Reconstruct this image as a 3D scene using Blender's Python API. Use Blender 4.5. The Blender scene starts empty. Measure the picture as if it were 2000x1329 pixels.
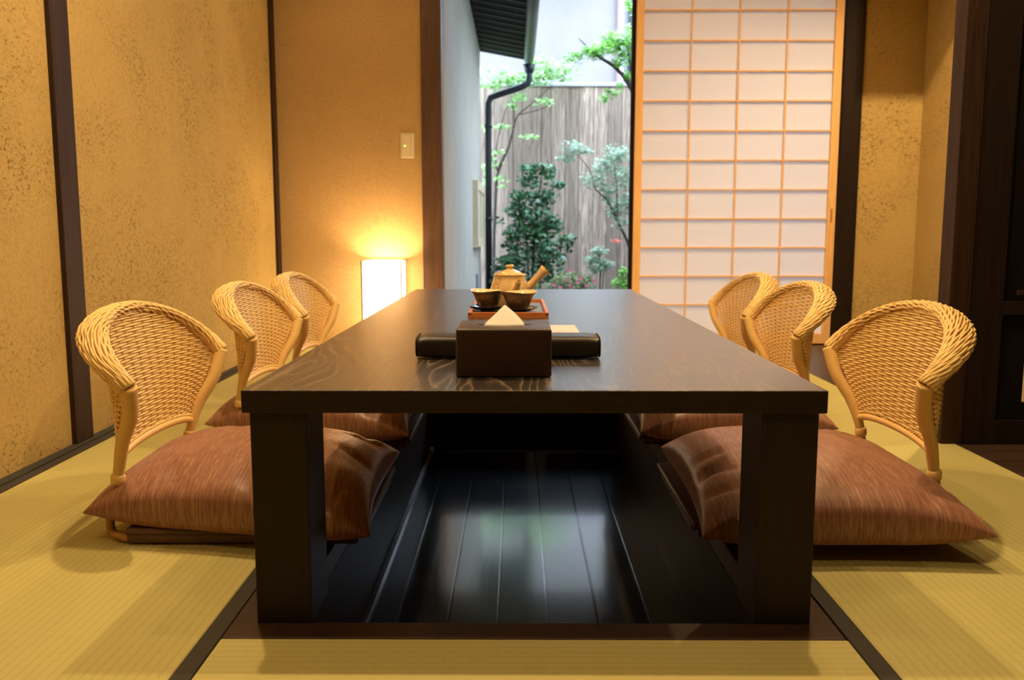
import bpy, bmesh, math, random
from mathutils import Vector, Matrix

random.seed(7)
sc = bpy.context.scene
COL = sc.collection
PI = math.pi

# ------------------------------------------------------------------ camera
F = 1690.0; CX, CY = 1000.0, 664.5; H = 0.6215
PITCH = math.atan((CY - 451) / F); YAW = math.atan(10 / F) * math.cos(PITCH)
FW = Vector((-math.sin(YAW) * math.cos(PITCH), math.cos(YAW) * math.cos(PITCH), -math.sin(PITCH)))
RT = Vector((math.cos(YAW), math.sin(YAW), 0)); UP = RT.cross(FW)
cam_d = bpy.data.cameras.new('camera'); cam = bpy.data.objects.new('camera', cam_d); COL.objects.link(cam)
cam_d.sensor_width = 36; cam_d.lens = F / 2000 * 36; cam_d.clip_start = 0.02; cam_d.clip_end = 200
cam.matrix_world = Matrix(((RT.x, UP.x, -FW.x, 0), (RT.y, UP.y, -FW.y, 0), (RT.z, UP.z, -FW.z, H), (0, 0, 0, 1)))
cam_d.dof.use_dof = True; cam_d.dof.focus_distance = 1.75; cam_d.dof.aperture_fstop = 6.0
sc.camera = cam

def at(px, py, Y):
    """world point at distance Y seen at photo pixel px,py (used only to measure places)"""
    d = FW + RT * ((px - CX) / F) + UP * ((CY - py) / F)
    return Vector((0, 0, H)) + d * (Y / d.y)

# ------------------------------------------------------------------ world, lights, exposure
sc.view_settings.view_transform = 'Standard'; sc.view_settings.look = 'None'
sc.view_settings.gamma = 1.0; sc.view_settings.use_curve_mapping = False
sc.view_settings.exposure = 1.45
w = bpy.data.worlds.new('overcast_sky'); sc.world = w; w.use_nodes = True
bg = w.node_tree.nodes['Background']; bg.inputs[0].default_value = (0.60, 0.77, 1.0, 1); bg.inputs[1].default_value = 4.7
WARM = (1.0, 0.69, 0.345)
LAMP_W = 24.0
def downlight(x, y, power=LAMP_W, z=2.385):
    l = bpy.data.lights.new('downlight', 'SPOT'); l.energy = power; l.color = WARM
    l.spot_size = math.radians(150); l.spot_blend = 0.6; l.shadow_soft_size = 0.03
    o = bpy.data.objects.new('downlight_lamp', l); COL.objects.link(o); o.location = (x, y, z)
DOWNLIGHTS = [(-.74, 2.12, 42), (.74, 2.12, 42), (-.37, 1.5, 10), (.37, 1.5, 10), (-1.05, .3, 13), (1.05, .3, 13), (-.80, 3.9, 10), (.80, 3.9, 12), (1.86, 3.42, 60)]
for q in DOWNLIGHTS: downlight(*q)
# sampling portal in the garden opening
pl = bpy.data.lights.new('portal', 'AREA'); pl.shape = 'RECTANGLE'; pl.size = 1.1; pl.size_y = 2.0; pl.cycles.is_portal = True
po = bpy.data.objects.new('portal', pl); COL.objects.link(po); po.location = (.12, 4.9, 1.0); po.rotation_euler = (PI / 2, 0, PI)
po.rotation_euler = (-PI / 2, 0, 0)

# ------------------------------------------------------------------ materials
def mat(name, color=(.5, .5, .5), rough=.6, metal=0., spec=.5):
    m = bpy.data.materials.new(name); m.use_nodes = True
    b = m.node_tree.nodes['Principled BSDF']
    b.inputs['Base Color'].default_value = (*color, 1); b.inputs['Roughness'].default_value = rough
    b.inputs['Metallic'].default_value = metal; b.inputs['Specular IOR Level'].default_value = spec
    return m, m.node_tree, b
def node(nt, t, **kw):
    n = nt.nodes.new(t)
    for k, v in kw.items():
        if k in n.inputs.keys() if hasattr(n.inputs, 'keys') else False: n.inputs[k].default_value = v
        else: setattr(n, k, v)
    return n
def coords(nt, scale=(1, 1, 1), kind='Object', rot=(0, 0, 0)):
    tc = nt.nodes.new('ShaderNodeTexCoord'); mp = nt.nodes.new('ShaderNodeMapping')
    mp.inputs['Scale'].default_value = scale; mp.inputs['Rotation'].default_value = rot
    nt.links.new(tc.outputs[kind], mp.inputs['Vector']); return mp.outputs['Vector']
def noise(nt, vec, scale, detail=4, rough=.5, dist=0.):
    n = nt.nodes.new('ShaderNodeTexNoise'); n.inputs['Scale'].default_value = scale
    n.inputs['Detail'].default_value = detail; n.inputs['Roughness'].default_value = rough; n.inputs['Distortion'].default_value = dist
    nt.links.new(vec, n.inputs['Vector']); return n.outputs['Fac']
def ramp(nt, fac, stops):
    r = nt.nodes.new('ShaderNodeValToRGB'); e = r.color_ramp.elements
    while len(e) < len(stops): e.new(.5)
    for i, (p, c) in enumerate(stops):
        e[i].position = p; e[i].color = (*c, 1) if len(c) == 3 else c
    nt.links.new(fac, r.inputs['Fac']); return r.outputs['Color']
def mix(nt, a, b, fac, mode='MIX'):
    m = nt.nodes.new('ShaderNodeMix'); m.data_type = 'RGBA'; m.blend_type = mode
    for s, v in ((m.inputs[0], fac), (m.inputs[6], a), (m.inputs[7], b)):
        if isinstance(v, (int, float)): s.default_value = v
        elif isinstance(v, tuple): s.default_value = (*v, 1)
        else: nt.links.new(v, s)
    return m.outputs[2]
def bump(nt, b, h, strength=.3, dist=.002):
    n = nt.nodes.new('ShaderNodeBump'); n.inputs['Strength'].default_value = strength; n.inputs['Distance'].default_value = dist
    nt.links.new(h, n.inputs['Height']); nt.links.new(n.outputs['Normal'], b.inputs['Normal'])
def math_(nt, op, a, b=0., c=None):
    m = nt.nodes.new('ShaderNodeMath'); m.operation = op
    for i, v in enumerate((a, b, c)):
        if v is None: continue
        if isinstance(v, (int, float)): m.inputs[i].default_value = v
        else: nt.links.new(v, m.inputs[i])
    return m.outputs[0]

def m_plaster(name, base, pit, pitty=1., rough=.95):
    m, nt, b = mat(name, base, rough, spec=.15)
    v = coords(nt); vs = coords(nt, (1, 1, 1.6))
    big = noise(nt, v, 2.2, 4, .6); fine = noise(nt, v, 90, 5, .7); mid = noise(nt, vs, 70, 5, .8, .3)
    zone = noise(nt, v, 3.0, 3, .6)
    pits = ramp(nt, mid, [(.34, (1, 1, 1)), (.45, (0, 0, 0))])
    zr = ramp(nt, zone, [(.42, (.04, .04, .04)), (.62, (1, 1, 1))])
    pm = math_(nt, 'MULTIPLY', pits, zr)
    pm = math_(nt, 'MULTIPLY', pm, pitty)
    c0 = mix(nt, tuple(x * .80 for x in base), tuple(min(1, x * 1.14) for x in base), big)
    c1 = mix(nt, c0, tuple(x * .80 for x in base), ramp(nt, fine, [(.45, (0, 0, 0)), (.70, (1, 1, 1))]))
    c2 = mix(nt, c1, pit, pm)
    nt.links.new(c2, b.inputs['Base Color'])
    grit = noise(nt, v, 160, 4, .75)
    h = math_(nt, 'SUBTRACT', math_(nt, 'ADD', math_(nt, 'MULTIPLY', fine, .6), math_(nt, 'MULTIPLY', grit, .5)), math_(nt, 'MULTIPLY', pm, .8))
    bump(nt, b, h, .8, .0035)
    return m
M_wall = m_plaster('earth_plaster', (.535, .38, .145), (.16, .09, .026), .9)
M_wall2 = m_plaster('smooth_earth_plaster', (.52, .34, .15), (.25, .14, .05), .3)
M_outwall = m_plaster('grey_plaster', (.55, .52, .46), (.3, .3, .3), .2)
M_bldg = m_plaster('pale_stucco', (.225, .200, .195), (.6, .6, .6), .1)
M_ceil = m_plaster('ceiling_plaster', (.55, .42, .24), (.3, .2, .1), .1)

def m_wood(name, dark, light, scale=(1, 1, 1), rough=.4, grain=14, spec=.5, bumpy=.15, contrast=(.35, .65)):
    m, nt, b = mat(name, dark, rough, spec=spec)
    v = coords(nt, scale); n1 = noise(nt, v, grain, 6, .65, 1.2); n2 = noise(nt, v, grain * 5, 3, .6)
    f = math_(nt, 'ADD', math_(nt, 'MULTIPLY', n1, .75), math_(nt, 'MULTIPLY', n2, .25))
    nt.links.new(ramp(nt, f, [(contrast[0], dark), (contrast[1], light)]), b.inputs['Base Color'])
    bump(nt, b, f, bumpy, .001)
    return m
M_post = m_wood('dark_stained_post', (.022, .010, .006), (.048, .023, .012), (8, 8, .5), .6, 5, spec=.2)
M_post_warm = m_wood('brown_stained_post', (.05, .020, .008), (.105, .045, .018), (8, 8, .5), .5, 5)
M_post_dark = m_wood('very_dark_post', (.012, .007, .005), (.022, .012, .008), (8, 8, .5), .6, 5, spec=.15)  # very dark brown wood
M_panel = m_wood('black_lacquered_panel', (.006, .005, .004), (.010, .007, .005), (6, 1, .5), .6, 5, spec=.1)
M_hinoki = m_wood('pale_cypress', (.76, .43, .17), (.90, .57, .26), (6, 6, .6), .5, 6)
M_tray = m_wood('orange_tray_wood', (.38, .11, .025), (.55, .19, .05), (2, 12, 12), .4, 6)
M_frame = m_wood('pit_frame_wood', (.030, .014, .008), (.058, .028, .015), (1, 1, 1), .55, 12, spec=.25)
M_seat = m_wood('brown_seat_board', (.075, .036, .018), (.12, .058, .028), (1, 8, 8), .5, 6)

def m_table():
    m, nt, b = mat('table_oak', (.03, .02, .014), .34, spec=.5)
    v = coords(nt, (4.2, .62, 4.2)); warp = noise(nt, v, 1.5, 2, .45)
    wob = noise(nt, coords(nt, (9, 9, 9)), 2.0, 3, .6)
    rings = math_(nt, 'FRACT', math_(nt, 'ADD', math_(nt, 'MULTIPLY', warp, 26.0), math_(nt, 'MULTIPLY', wob, .7)))
    line = ramp(nt, rings, [(.0, (1, 1, 1)), (.12, (.25, .25, .25)), (.3, (0, 0, 0)), (.9, (0, 0, 0)), (1., (1, 1, 1))])
    v2 = coords(nt, (90, 5, 90)); pores = ramp(nt, noise(nt, v2, 4, 4, .7), [(.5, (0, 0, 0)), (.68, (1, 1, 1))])
    g = math_(nt, 'MULTIPLY', line, math_(nt, 'ADD', .55, math_(nt, 'MULTIPLY', pores, .45)))
    nt.links.new(mix(nt, (.018, .011, .007), (.28, .205, .150), math_(nt, 'MULTIPLY', g, .9)), b.inputs['Base Color'])
    r = math_(nt, 'ADD', .33, math_(nt, 'MULTIPLY', g, .10)); nt.links.new(r, b.inputs['Roughness'])
    bump(nt, b, math_(nt, 'ADD', math_(nt, 'MULTIPLY', g, .4), math_(nt, 'MULTIPLY', pores, .6)), .18, .0004)
    b.inputs['Coat Weight'].default_value = 1.; b.inputs['Coat Roughness'].default_value = .33
    return m
M_table = m_table()
M_table_side = m_wood('table_oak_edge', (.009, .005, .003), (.024, .013, .006), (12, 12, 40), .55, 3, bumpy=.3, spec=.3)
M_leg = m_wood('table_oak_leg', (.008, .0048, .0025), (.020, .011, .005), (60, 60, 3), .55, 3, bumpy=.3, spec=.3)

def m_planks(name, dark, light, width, axis=0, rough=.35, off=0.):
    m, nt, b = mat(name, dark, rough)
    tc = nt.nodes.new('ShaderNodeTexCoord'); sep = nt.nodes.new('ShaderNodeSeparateXYZ'); nt.links.new(tc.outputs['Object'], sep.inputs[0])
    x = math_(nt, 'DIVIDE', math_(nt, 'ADD', sep.outputs[axis], off), width); fl = math_(nt, 'FLOOR', x); fr = math_(nt, 'FRACT', x)
    wn = nt.nodes.new('ShaderNodeTexWhiteNoise'); wn.noise_dimensions = '1D'; nt.links.new(fl, wn.inputs['W'])
    sc_ = [1.2, 1.2, 1.2]; sc_[axis] = 14
    if axis == 0 and name.startswith('cedar'): sc_ = [14, 14, 1.0]
    mp = nt.nodes.new('ShaderNodeMapping'); mp.inputs['Scale'].default_value = sc_
    cb = nt.nodes.new('ShaderNodeCombineXYZ')
    nt.links.new(math_(nt, 'MULTIPLY', wn.outputs['Value'], 13.), cb.inputs[2 if not name.startswith('cedar') else 1])
    nt.links.new(cb.outputs[0], mp.inputs['Location']); nt.links.new(tc.outputs['Object'], mp.inputs['Vector'])
    g = noise(nt, mp.outputs[0], 2.2, 6, .65, 1.5)
    tone = mix(nt, tuple(c * .5 for c in light), light, wn.outputs['Value'])
    c = mix(nt, dark, tone, ramp(nt, g, [(.36, (0, 0, 0)), (.66, (1, 1, 1))]))
    edge = math_(nt, 'MINIMUM', fr, math_(nt, 'SUBTRACT', 1., fr))
    e = ramp(nt, edge, [(.0, (0, 0, 0)), (.035, (1, 1, 1))])
    nt.links.new(mix(nt, tuple(k * .25 for k in dark), c, e), b.inputs['Base Color'])
    bump(nt, b, math_(nt, 'ADD', e, math_(nt, 'MULTIPLY', g, .3)), .4, .002)
    b.inputs['Specular IOR Level'].default_value = .9 if name.startswith('pit') else .4
    b.inputs['Coat Weight'].default_value = 1. if name.startswith('pit') else 0.; b.inputs['Coat Roughness'].default_value = .1
    return m
M_pitfloor = m_planks('pit_floor_boards', (.012, .014, .020), (.040, .042, .050), .12, 0, .17, .045)  # slight blue in the board colour imitates reflected daylight
M_corr = m_planks('corridor_boards', (.035, .020, .012), (.085, .048, .028), .11, 1, .4)
M_fence = m_planks('cedar_fence_boards', (.165, .115, .085), (.56, .42, .32), .168, 0, .8)

def m_tatami(name, axis):
    m, nt, b = mat(name, (.5, .42, .17), .75, spec=.25)
    tc = nt.nodes.new('ShaderNodeTexCoord'); sep = nt.nodes.new('ShaderNodeSeparateXYZ'); nt.links.new(tc.outputs['Object'], sep.inputs[0])
    x = math_(nt, 'DIVIDE', sep.outputs[axis], .0155); fr = math_(nt, 'FRACT', x)
    rib = math_(nt, 'ABSOLUTE', math_(nt, 'SUBTRACT', fr, .5))
    groove = ramp(nt, rib, [(.36, (1, 1, 1)), (.5, (0, 0, 0))])
    scv = (10, 500, 1) if axis == 0 else (500, 10, 1)
    v = coords(nt, scv); rush = noise(nt, v, 1., 3, .6); v2 = coords(nt); blot = noise(nt, v2, 3., 3, .5)
    c = mix(nt, (.37, .325, .110), (.51, .46, .19), rush)
    c = mix(nt, c, (.50, .44, .16), math_(nt, 'MULTIPLY', blot, .5))
    c = mix(nt, mix(nt, c, (.30, .24, .08), .33), c, groove)
    nt.links.new(c, b.inputs['Base Color'])
    bump(nt, b, math_(nt, 'ADD', groove, math_(nt, 'MULTIPLY', rush, .4)), .5, .0012)
    return m
M_tat_y = m_tatami('tatami_rush_lengthwise', 0)
M_tat_x = m_tatami('tatami_rush_crosswise', 1)
M_heri = m_wood('black_border_cloth', (.022, .018, .013), (.040, .032, .022), (200, 200, 200), .85, 3)

def m_rattan(name, a, b_, scale=40):
    m, nt, b = mat(name, a, .42, spec=.4)
    v = coords(nt); n = noise(nt, v, scale, 3, .6); n2 = noise(nt, v, 6, 2)
    nt.links.new(mix(nt, mix(nt, a, b_, n), tuple(x * .85 for x in a), math_(nt, 'MULTIPLY', n2, .5)), b.inputs['Base Color'])
    return m
M_rattan = m_rattan('rattan_strand', (.76, .50, .18), (.92, .68, .30))
M_wrap = m_rattan('rattan_wrapping', (.70, .45, .15), (.84, .58, .23), 60)
M_stake = m_rattan('rattan_stake', (.60, .33, .11), (.72, .42, .16))
M_core = m_rattan('rattan_core', (.42, .22, .07), (.52, .29, .10))
M_cane = m_rattan('smooth_cane', (.76, .47, .16), (.86, .57, .23), 12)
M_pole = m_rattan('brown_cane', (.40, .19, .06), (.52, .27, .09), 50)

def m_satin():
    m, nt, b = mat('bronze_satin', (.25, .1, .06), .40, spec=.5)
    v = coords(nt, (220, 9, 9)); n = noise(nt, v, 1.0, 4, .7); v2 = coords(nt, (320, 40, 40)); n2 = noise(nt, v2, 1., 2, .5)
    v = coords(nt, (16, 200, 16)); 
    f = math_(nt, 'ADD', math_(nt, 'MULTIPLY', n, .6), math_(nt, 'MULTIPLY', n2, .4))
    nt.links.new(ramp(nt, f, [(.30, (.13, .052, .034)), (.5, (.235, .102, .066)), (.72, (.46, .26, .16))]), b.inputs['Base Color'])
    nt.links.new(ramp(nt, f, [(.3, (.5, .5, .5)), (.7, (.33, .33, .33))]), b.inputs['Roughness'])
    b.inputs['Sheen Weight'].default_value = .5; b.inputs['Sheen Roughness'].default_value = .4
    b.inputs['Sheen Tint'].default_value = (1, .6, .45, 1)
    bump(nt, b, f, .25, .0008)
    return m
M_satin = m_satin()

def m_paper(name, col, trans, emis=None, est=0.):
    m, nt, b = mat(name, col, .9, spec=.1)
    v = coords(nt); n = noise(nt, v, 120, 4, .7)
    nt.links.new(mix(nt, tuple(x * .96 for x in col), col, n), b.inputs['Base Color'])
    tl = nt.nodes.new('ShaderNodeBsdfTranslucent'); tl.inputs['Color'].default_value = (*col, 1)
    ms = nt.nodes.new('ShaderNodeMixShader'); ms.inputs[0].default_value = trans
    out = nt.nodes['Material Output']
    nt.links.new(b.outputs[0], ms.inputs[1]); nt.links.new(tl.outputs[0], ms.inputs[2]); nt.links.new(ms.outputs[0], out.inputs[0])
    if emis: b.inputs['Emission Color'].default_value = (*emis, 1); b.inputs['Emission Strength'].default_value = est
    return m
M_shoji = m_paper('shoji_paper', (.93, .90, .90), .52)
M_lantern = m_paper('lantern_paper', (.95, .88, .75), .2, (1., .80, .52), 2.4)
M_lframe = mat('lantern_frame_wood', (.10, .035, .012), .5)[0]
def m_simple(name, col, rough=.5, metal=0., spec=.5, var=.15, scale=30, coat=0.):
    m, nt, b = mat(name, col, rough, metal, spec); v = coords(nt); n = noise(nt, v, scale, 3)
    nt.links.new(mix(nt, tuple(x * (1 - var) for x in col), tuple(min(1, x * (1 + var)) for x in col), n), b.inputs['Base Color'])
    b.inputs['Coat Weight'].default_value = coat
    bump(nt, b, n, .08, .0008)
    return m
M_tissuebox = m_simple('dark_brown_leather', (.040, .018, .011), .42, scale=400)
M_case = m_simple('black_leather', (.022, .017, .010), .36, scale=500)
M_stitch_slot = m_simple('stitching_and_slot_shade', (.004, .004, .004), .8)
M_tissue = m_paper('tissue_paper', (.97, .97, .94), .3)
M_traybase = m_simple('grey_tray_base', (.16, .15, .15), .45)
M_pot = m_simple('ochre_glazed_clay', (.62, .42, .19), .22, var=.12, scale=18, coat=.5)
M_potmark = m_simple('brown_glaze_and_spout_shade', (.16, .07, .025), .3)
def m_bowl():
    m, nt, b = mat('bronze_glaze', (.2, .1, .03), .3)
    v = coords(nt, (1, 1, 2)); n = noise(nt, v, 26, 4, .6)
    nt.links.new(ramp(nt, n, [(.35, (.07, .032, .010)), (.65, (.24, .125, .035))]), b.inputs['Base Color']); b.inputs['Coat Weight'].default_value = .4
    return m
M_bowl = m_bowl()
M_bowlin = m_simple('cream_glaze', (.70, .52, .28), .2, coat=.5)
M_black = m_simple('black_lacquer', (.010, .009, .010), .18, coat=.6)
M_cream = m_simple('cream_plastic', (.66, .55, .36), .4, var=.03)
M_pipe = m_simple('black_metal_pipe', (.020, .023, .032), .45)
M_gutter = m_simple('dark_green_gutter', (.025, .032, .030), .45)
M_soffit = m_simple('black_soffit_boards', (.008, .007, .006), .8, spec=.15)
M_soffit_s = m_simple('grey_soffit_batten', (.025, .025, .025), .6)
M_windowf = m_simple('pale_window_wood', (.72, .60, .40), .5)
M_metal = m_simple('grey_metal_cap', (.45, .45, .50), .4, .3)
M_soil = m_simple('dark_soil', (.030, .024, .018), .95, var=.5, scale=12)
M_rock = m_simple('grey_garden_rock', (.13, .13, .125), .9, var=.5, scale=9)
M_bark = m_simple('dark_bark', (.050, .035, .026), .85, var=.4, scale=50)
M_roofdark = m_simple('charcoal_roof', (.02, .02, .024), .6)
M_white = m_simple('white_painted_board', (.80, .83, .88), .5)
M_beam = m_simple('reddish_brown_beam', (.22, .12, .11), .6)
M_green_led, _n, _b = mat('green_indicator', (.3, .8, .2), .4); _b.inputs['Emission Color'].default_value = (.4, 1, .1, 1); _b.inputs['Emission Strength'].default_value = 1.2
M_bulb, _n, _b = mat('lamp_lens', (.9, .8, .6), .4); _b.inputs['Emission Color'].default_value = (*WARM, 1); _b.inputs['Emission Strength'].default_value = 3
def m_leaf(name, a, b_, rough=.45, trans=.3):
    m, nt, b = mat(name, a, rough)
    v = coords(nt); n = noise(nt, v, 9, 3, .7)
    c = mix(nt, a, b_, ramp(nt, n, [(.35, (0, 0, 0)), (.65, (1, 1, 1))]))
    nt.links.new(c, b.inputs['Base Color'])
    tl = nt.nodes.new('ShaderNodeBsdfTranslucent'); nt.links.new(c, tl.inputs['Color'])
    ms = nt.nodes.new('ShaderNodeMixShader'); ms.inputs[0].default_value = trans; out = nt.nodes['Material Output']
    nt.links.new(b.outputs[0], ms.inputs[1]); nt.links.new(tl.outputs[0], ms.inputs[2]); nt.links.new(ms.outputs[0], out.inputs[0])
    return m
M_leaf_maple = m_leaf('fresh_maple_leaf', (.20, .48, .06), (.34, .66, .14))
M_leaf_pale = m_leaf('pale_green_leaf', (.24, .46, .15), (.46, .66, .28))
M_leaf_camellia = m_leaf('glossy_dark_leaf', (.045, .13, .045), (.15, .33, .17), .28, .1)
M_leaf_silver = m_leaf('silvery_green_leaf', (.24, .37, .23), (.42, .57, .40), .4, .2)
M_leaf_azalea = m_leaf('azalea_leaf', (.20, .28, .12), (.42, .46, .24))
M_petal = m_leaf('pink_petal', (.90, .16, .36), (.95, .36, .52))
M_redleaf = m_leaf('red_young_leaf', (.55, .09, .05), (.7, .16, .08))

# ------------------------------------------------------------------ mesh helpers
def obj(name, bm, m, parent=None, smooth=False, label=None, autosmooth=None):
    me = bpy.data.meshes.new(name); bm.normal_update(); bm.to_mesh(me); bm.free()
    for x in (m if isinstance(m, (list, tuple)) else [m]): me.materials.append(x)
    if smooth:
        me.polygons.foreach_set('use_smooth', [True] * len(me.polygons))
        if autosmooth: me.set_sharp_from_angle(angle=math.radians(autosmooth))
    o = bpy.data.objects.new(name, me); COL.objects.link(o)
    if parent: o.parent = parent
    if label: o['label'] = label
    return o
def thing(name, label, cat, loc=(0, 0, 0), rz=0, group=None):
    o = bpy.data.objects.new(name, None); o.empty_display_size = .1; COL.objects.link(o)
    o.location = loc; o.rotation_euler = (0, 0, rz); o['label'] = label; o['category'] = cat
    if group: o['group'] = group
    return o
def tag(o, label, cat, group=None, kind=None):
    o['label'] = label; o['category'] = cat
    if group: o['group'] = group
    if kind: o['kind'] = kind
    return o
def struct(name, bm, m, label, **kw):
    o = obj(name, bm, m, **kw); o['kind'] = 'structure'; o['label'] = label; o['category'] = name.split('_')[0]; return o
def box(bm, x0, x1, y0, y1, z0, z1, bev=0., seg=2, mi=0):
    r = bmesh.ops.create_cube(bm, size=1); vs = r['verts']
    bmesh.ops.scale(bm, verts=vs, vec=(x1 - x0, y1 - y0, z1 - z0)); bmesh.ops.translate(bm, verts=vs, vec=((x0 + x1) / 2, (y0 + y1) / 2, (z0 + z1) / 2))
    fs = {f for v in vs for f in v.link_faces}
    for f in fs: f.material_index = mi
    if bev:
        es = list({e for v in vs for e in v.link_edges})
        r2 = bmesh.ops.bevel(bm, geom=es, offset=bev, segments=seg, affect='EDGES', profile=.5)
        for f in r2['faces']: f.material_index = mi
def B(*a, **k):
    bm = bmesh.new(); box(bm, *a, **k); return bm
def tube(bm, pts, rad, n=8, caps=True, flat=None, mi=0):
    pts = [Vector(p) for p in pts]; N = len(pts)
    rads = rad if isinstance(rad, (list, tuple)) else [rad] * N
    rings = []; up = None
    for i, p in enumerate(pts):
        t = (pts[min(i + 1, N - 1)] - pts[max(i - 1, 0)]).normalized()
        if up is None:
            up = Vector((0, 0, 1)) if abs(t.z) < .9 else Vector((1, 0, 0))
        s = t.cross(up); s = s.normalized() if s.length > 1e-6 else t.orthogonal().normalized()
        up = s.cross(t).normalized()
        rings.append([bm.verts.new(p + (s * math.cos(a) + up * math.sin(a) * (flat or 1)) * rads[i]) for a in [2 * PI * k / n for k in range(n)]])
    for a, b in zip(rings, rings[1:]):
        for k in range(n):
            f = bm.faces.new((a[k], a[(k + 1) % n], b[(k + 1) % n], b[k])); f.smooth = True; f.material_index = mi
    if caps and N > 1:
        for r, rev in ((rings[0], True), (rings[-1], False)):
            try: bm.faces.new(list(reversed(r)) if rev else r).material_index = mi
            except ValueError: pass
def lathe(bm, prof, n=32, c=(0, 0, 0), mi=0, close=False):
    rings = []
    for (r, z) in prof:
        if r < 1e-6: rings.append([bm.verts.new((c[0], c[1], c[2] + z))])
        else: rings.append([bm.verts.new((c[0] + r * math.cos(2 * PI * k / n), c[1] + r * math.sin(2 * PI * k / n), c[2] + z)) for k in range(n)])
    for a, b in zip(rings, rings[1:]):
        for k in range(n):
            k2 = (k + 1) % n
            if len(a) == 1 and len(b) == 1: continue
            if len(a) == 1: f = bm.faces.new((a[0], b[k2], b[k]))
            elif len(b) == 1: f = bm.faces.new((a[k], a[k2], b[0]))
            else: f = bm.faces.new((a[k], a[k2], b[k2], b[k]))
            f.smooth = True; f.material_index = mi
def cr(pts, n=6):
    """Catmull-Rom through points"""
    P = [Vector(p) for p in pts]; P = [P[0] * 2 - P[1]] + P + [P[-1] * 2 - P[-2]]; out = []
    for i in range(1, len(P) - 2):
        a, b, c, d = P[i - 1:i + 3]
        for k in range(n):
            t = k / n; out.append(.5 * ((2 * b) + (c - a) * t + (2 * a - 5 * b + 4 * c - d) * t * t + (3 * b - a - 3 * c + d) * t ** 3))
    out.append(P[-2]); return out

# ------------------------------------------------------------------ room shell
YB = 4.72; XL = -1.295
CEIL = 2.4
# sub floor under the mats, built round the pit
PX0, PX1, PY0, PY1, PZ = -.365, .415, 1.315, 3.61, -.30
bm = bmesh.new()
for a in ((XL, PX0 - .09, -2.5, YB, -.45, -.055), (PX1 + .09, 1.29, -2.5, YB, -.45, -.055), (PX0 - .09, PX1 + .09, -2.5, 1.26, -.45, -.055), (PX0 - .09, PX1 + .09, 3.67, YB, -.45, -.055)): box(bm, *a)
struct('floor', bm, M_frame, 'wooden floor base under the straw mats')
bm = B(1.29, 3.6, -2.5, YB, -.45, -.002)
struct('floor_right', bm, M_corr, 'dark brown board floor beyond the mats on the right')
bm = B(PX0 - .02, PX1 + .02, PY0 - .02, PY1 + .02, PZ - .05, PZ)
struct('floor_pit', bm, M_pitfloor, 'dark wide boards at the bottom of the leg pit')
for nm, a, lb in (('wall_pit_left', (PX0 - .02, PX0, PY0, PY1, PZ, -.05), 'dark left wall of the leg pit'),
              ('wall_pit_right', (PX1, PX1 + .02, PY0, PY1, PZ, -.05), 'dark right wall of the leg pit'),
              ('wall_pit_front', (PX0 - .02, PX1 + .02, PY0 - .02, PY0, PZ, -.05), 'near wall of the leg pit'),
              ('wall_pit_back', (PX0 - .02, PX1 + .02, PY1, PY1 + .02, PZ, -.05), 'far wall of the leg pit')):
    struct(nm, B(*a), M_post_dark, lb)
M_pitstrip = m_simple('grey_pit_skirting', (.22, .23, .25), .35)
struct('baseboard_pit', B(PX0, PX0 + .012, PY0, PY1, PZ, PZ + .012), M_pitstrip, 'thin pale strip along the foot of the pit wall')
bm = bmesh.new()
box(bm, PX0 - .09, PX1 + .09, 1.26, PY0, -.05, .0, .002); box(bm, PX0 - .09, PX1 + .09, PY1, 3.67, -.05, 0, .002)
box(bm, PX0 - .09, PX0, PY0, PY1, -.05, .0, .002); box(bm, PX1, PX1 + .09, PY0, PY1, -.05, 0, .002)
struct('trim_1', bm, M_frame, 'brown wooden frame set into the floor around the leg pit')
# tatami mats
def tatami(x0, x1, y0, y1, borders, m, label):
    t = thing('tatami_mat', label, 'tatami mat', ((x0 + x1) / 2, (y0 + y1) / 2, 0))
    cx, cy = (x0 + x1) / 2, (y0 + y1) / 2
    bx0 = x0 - cx + (.03 if 'l' in borders else 0); bx1 = x1 - cx - (.03 if 'r' in borders else 0)
    obj('rush_cover', B(bx0, bx1, y0 - cy, y1 - cy, -.055, 0, .003), m, t)
    for s in borders:
        a = (x0 - cx, x0 - cx + .03) if s == 'l' else (x1 - cx - .03, x1 - cx)
        obj('border_cloth', B(a[0], a[1], y0 - cy, y1 - cy, -.055, .0008, .0015), M_heri, t)
G = .0008
tatami(-1.262, -.456, -.72, 1.098, 'lr', M_tat_y, 'straw tatami mat with black cloth border, left mat nearest the camera')
tatami(-1.262, -.456, 1.10, 2.90, 'lr', M_tat_y, 'green-gold straw tatami mat with black border under the nearest left chairs')
tatami(-1.262, -.456, 2.902, YB, 'lr', M_tat_y, 'straw tatami mat at the far left under the glowing lantern')
tatami(.508, 1.289, -.72, 1.098, 'l', M_tat_y, 'straw tatami mat with black cloth border, right mat nearest the camera')
tatami(.508, 1.289, 1.10, 2.90, 'l', M_tat_y, 'green-gold straw tatami mat with black border under the nearest right chairs')
tatami(.508, 1.289, 2.902, YB, 'l', M_tat_y, 'straw tatami mat at the far right before the paper screen')
tatami(-.455, .507, .40, 1.259, '', M_tat_x, 'straw tatami mat in front of the table, seen at the bottom edge')
tatami(-.455, .507, 3.672, YB, '', M_tat_x, 'straw tatami mat behind the table before the garden opening')
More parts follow.
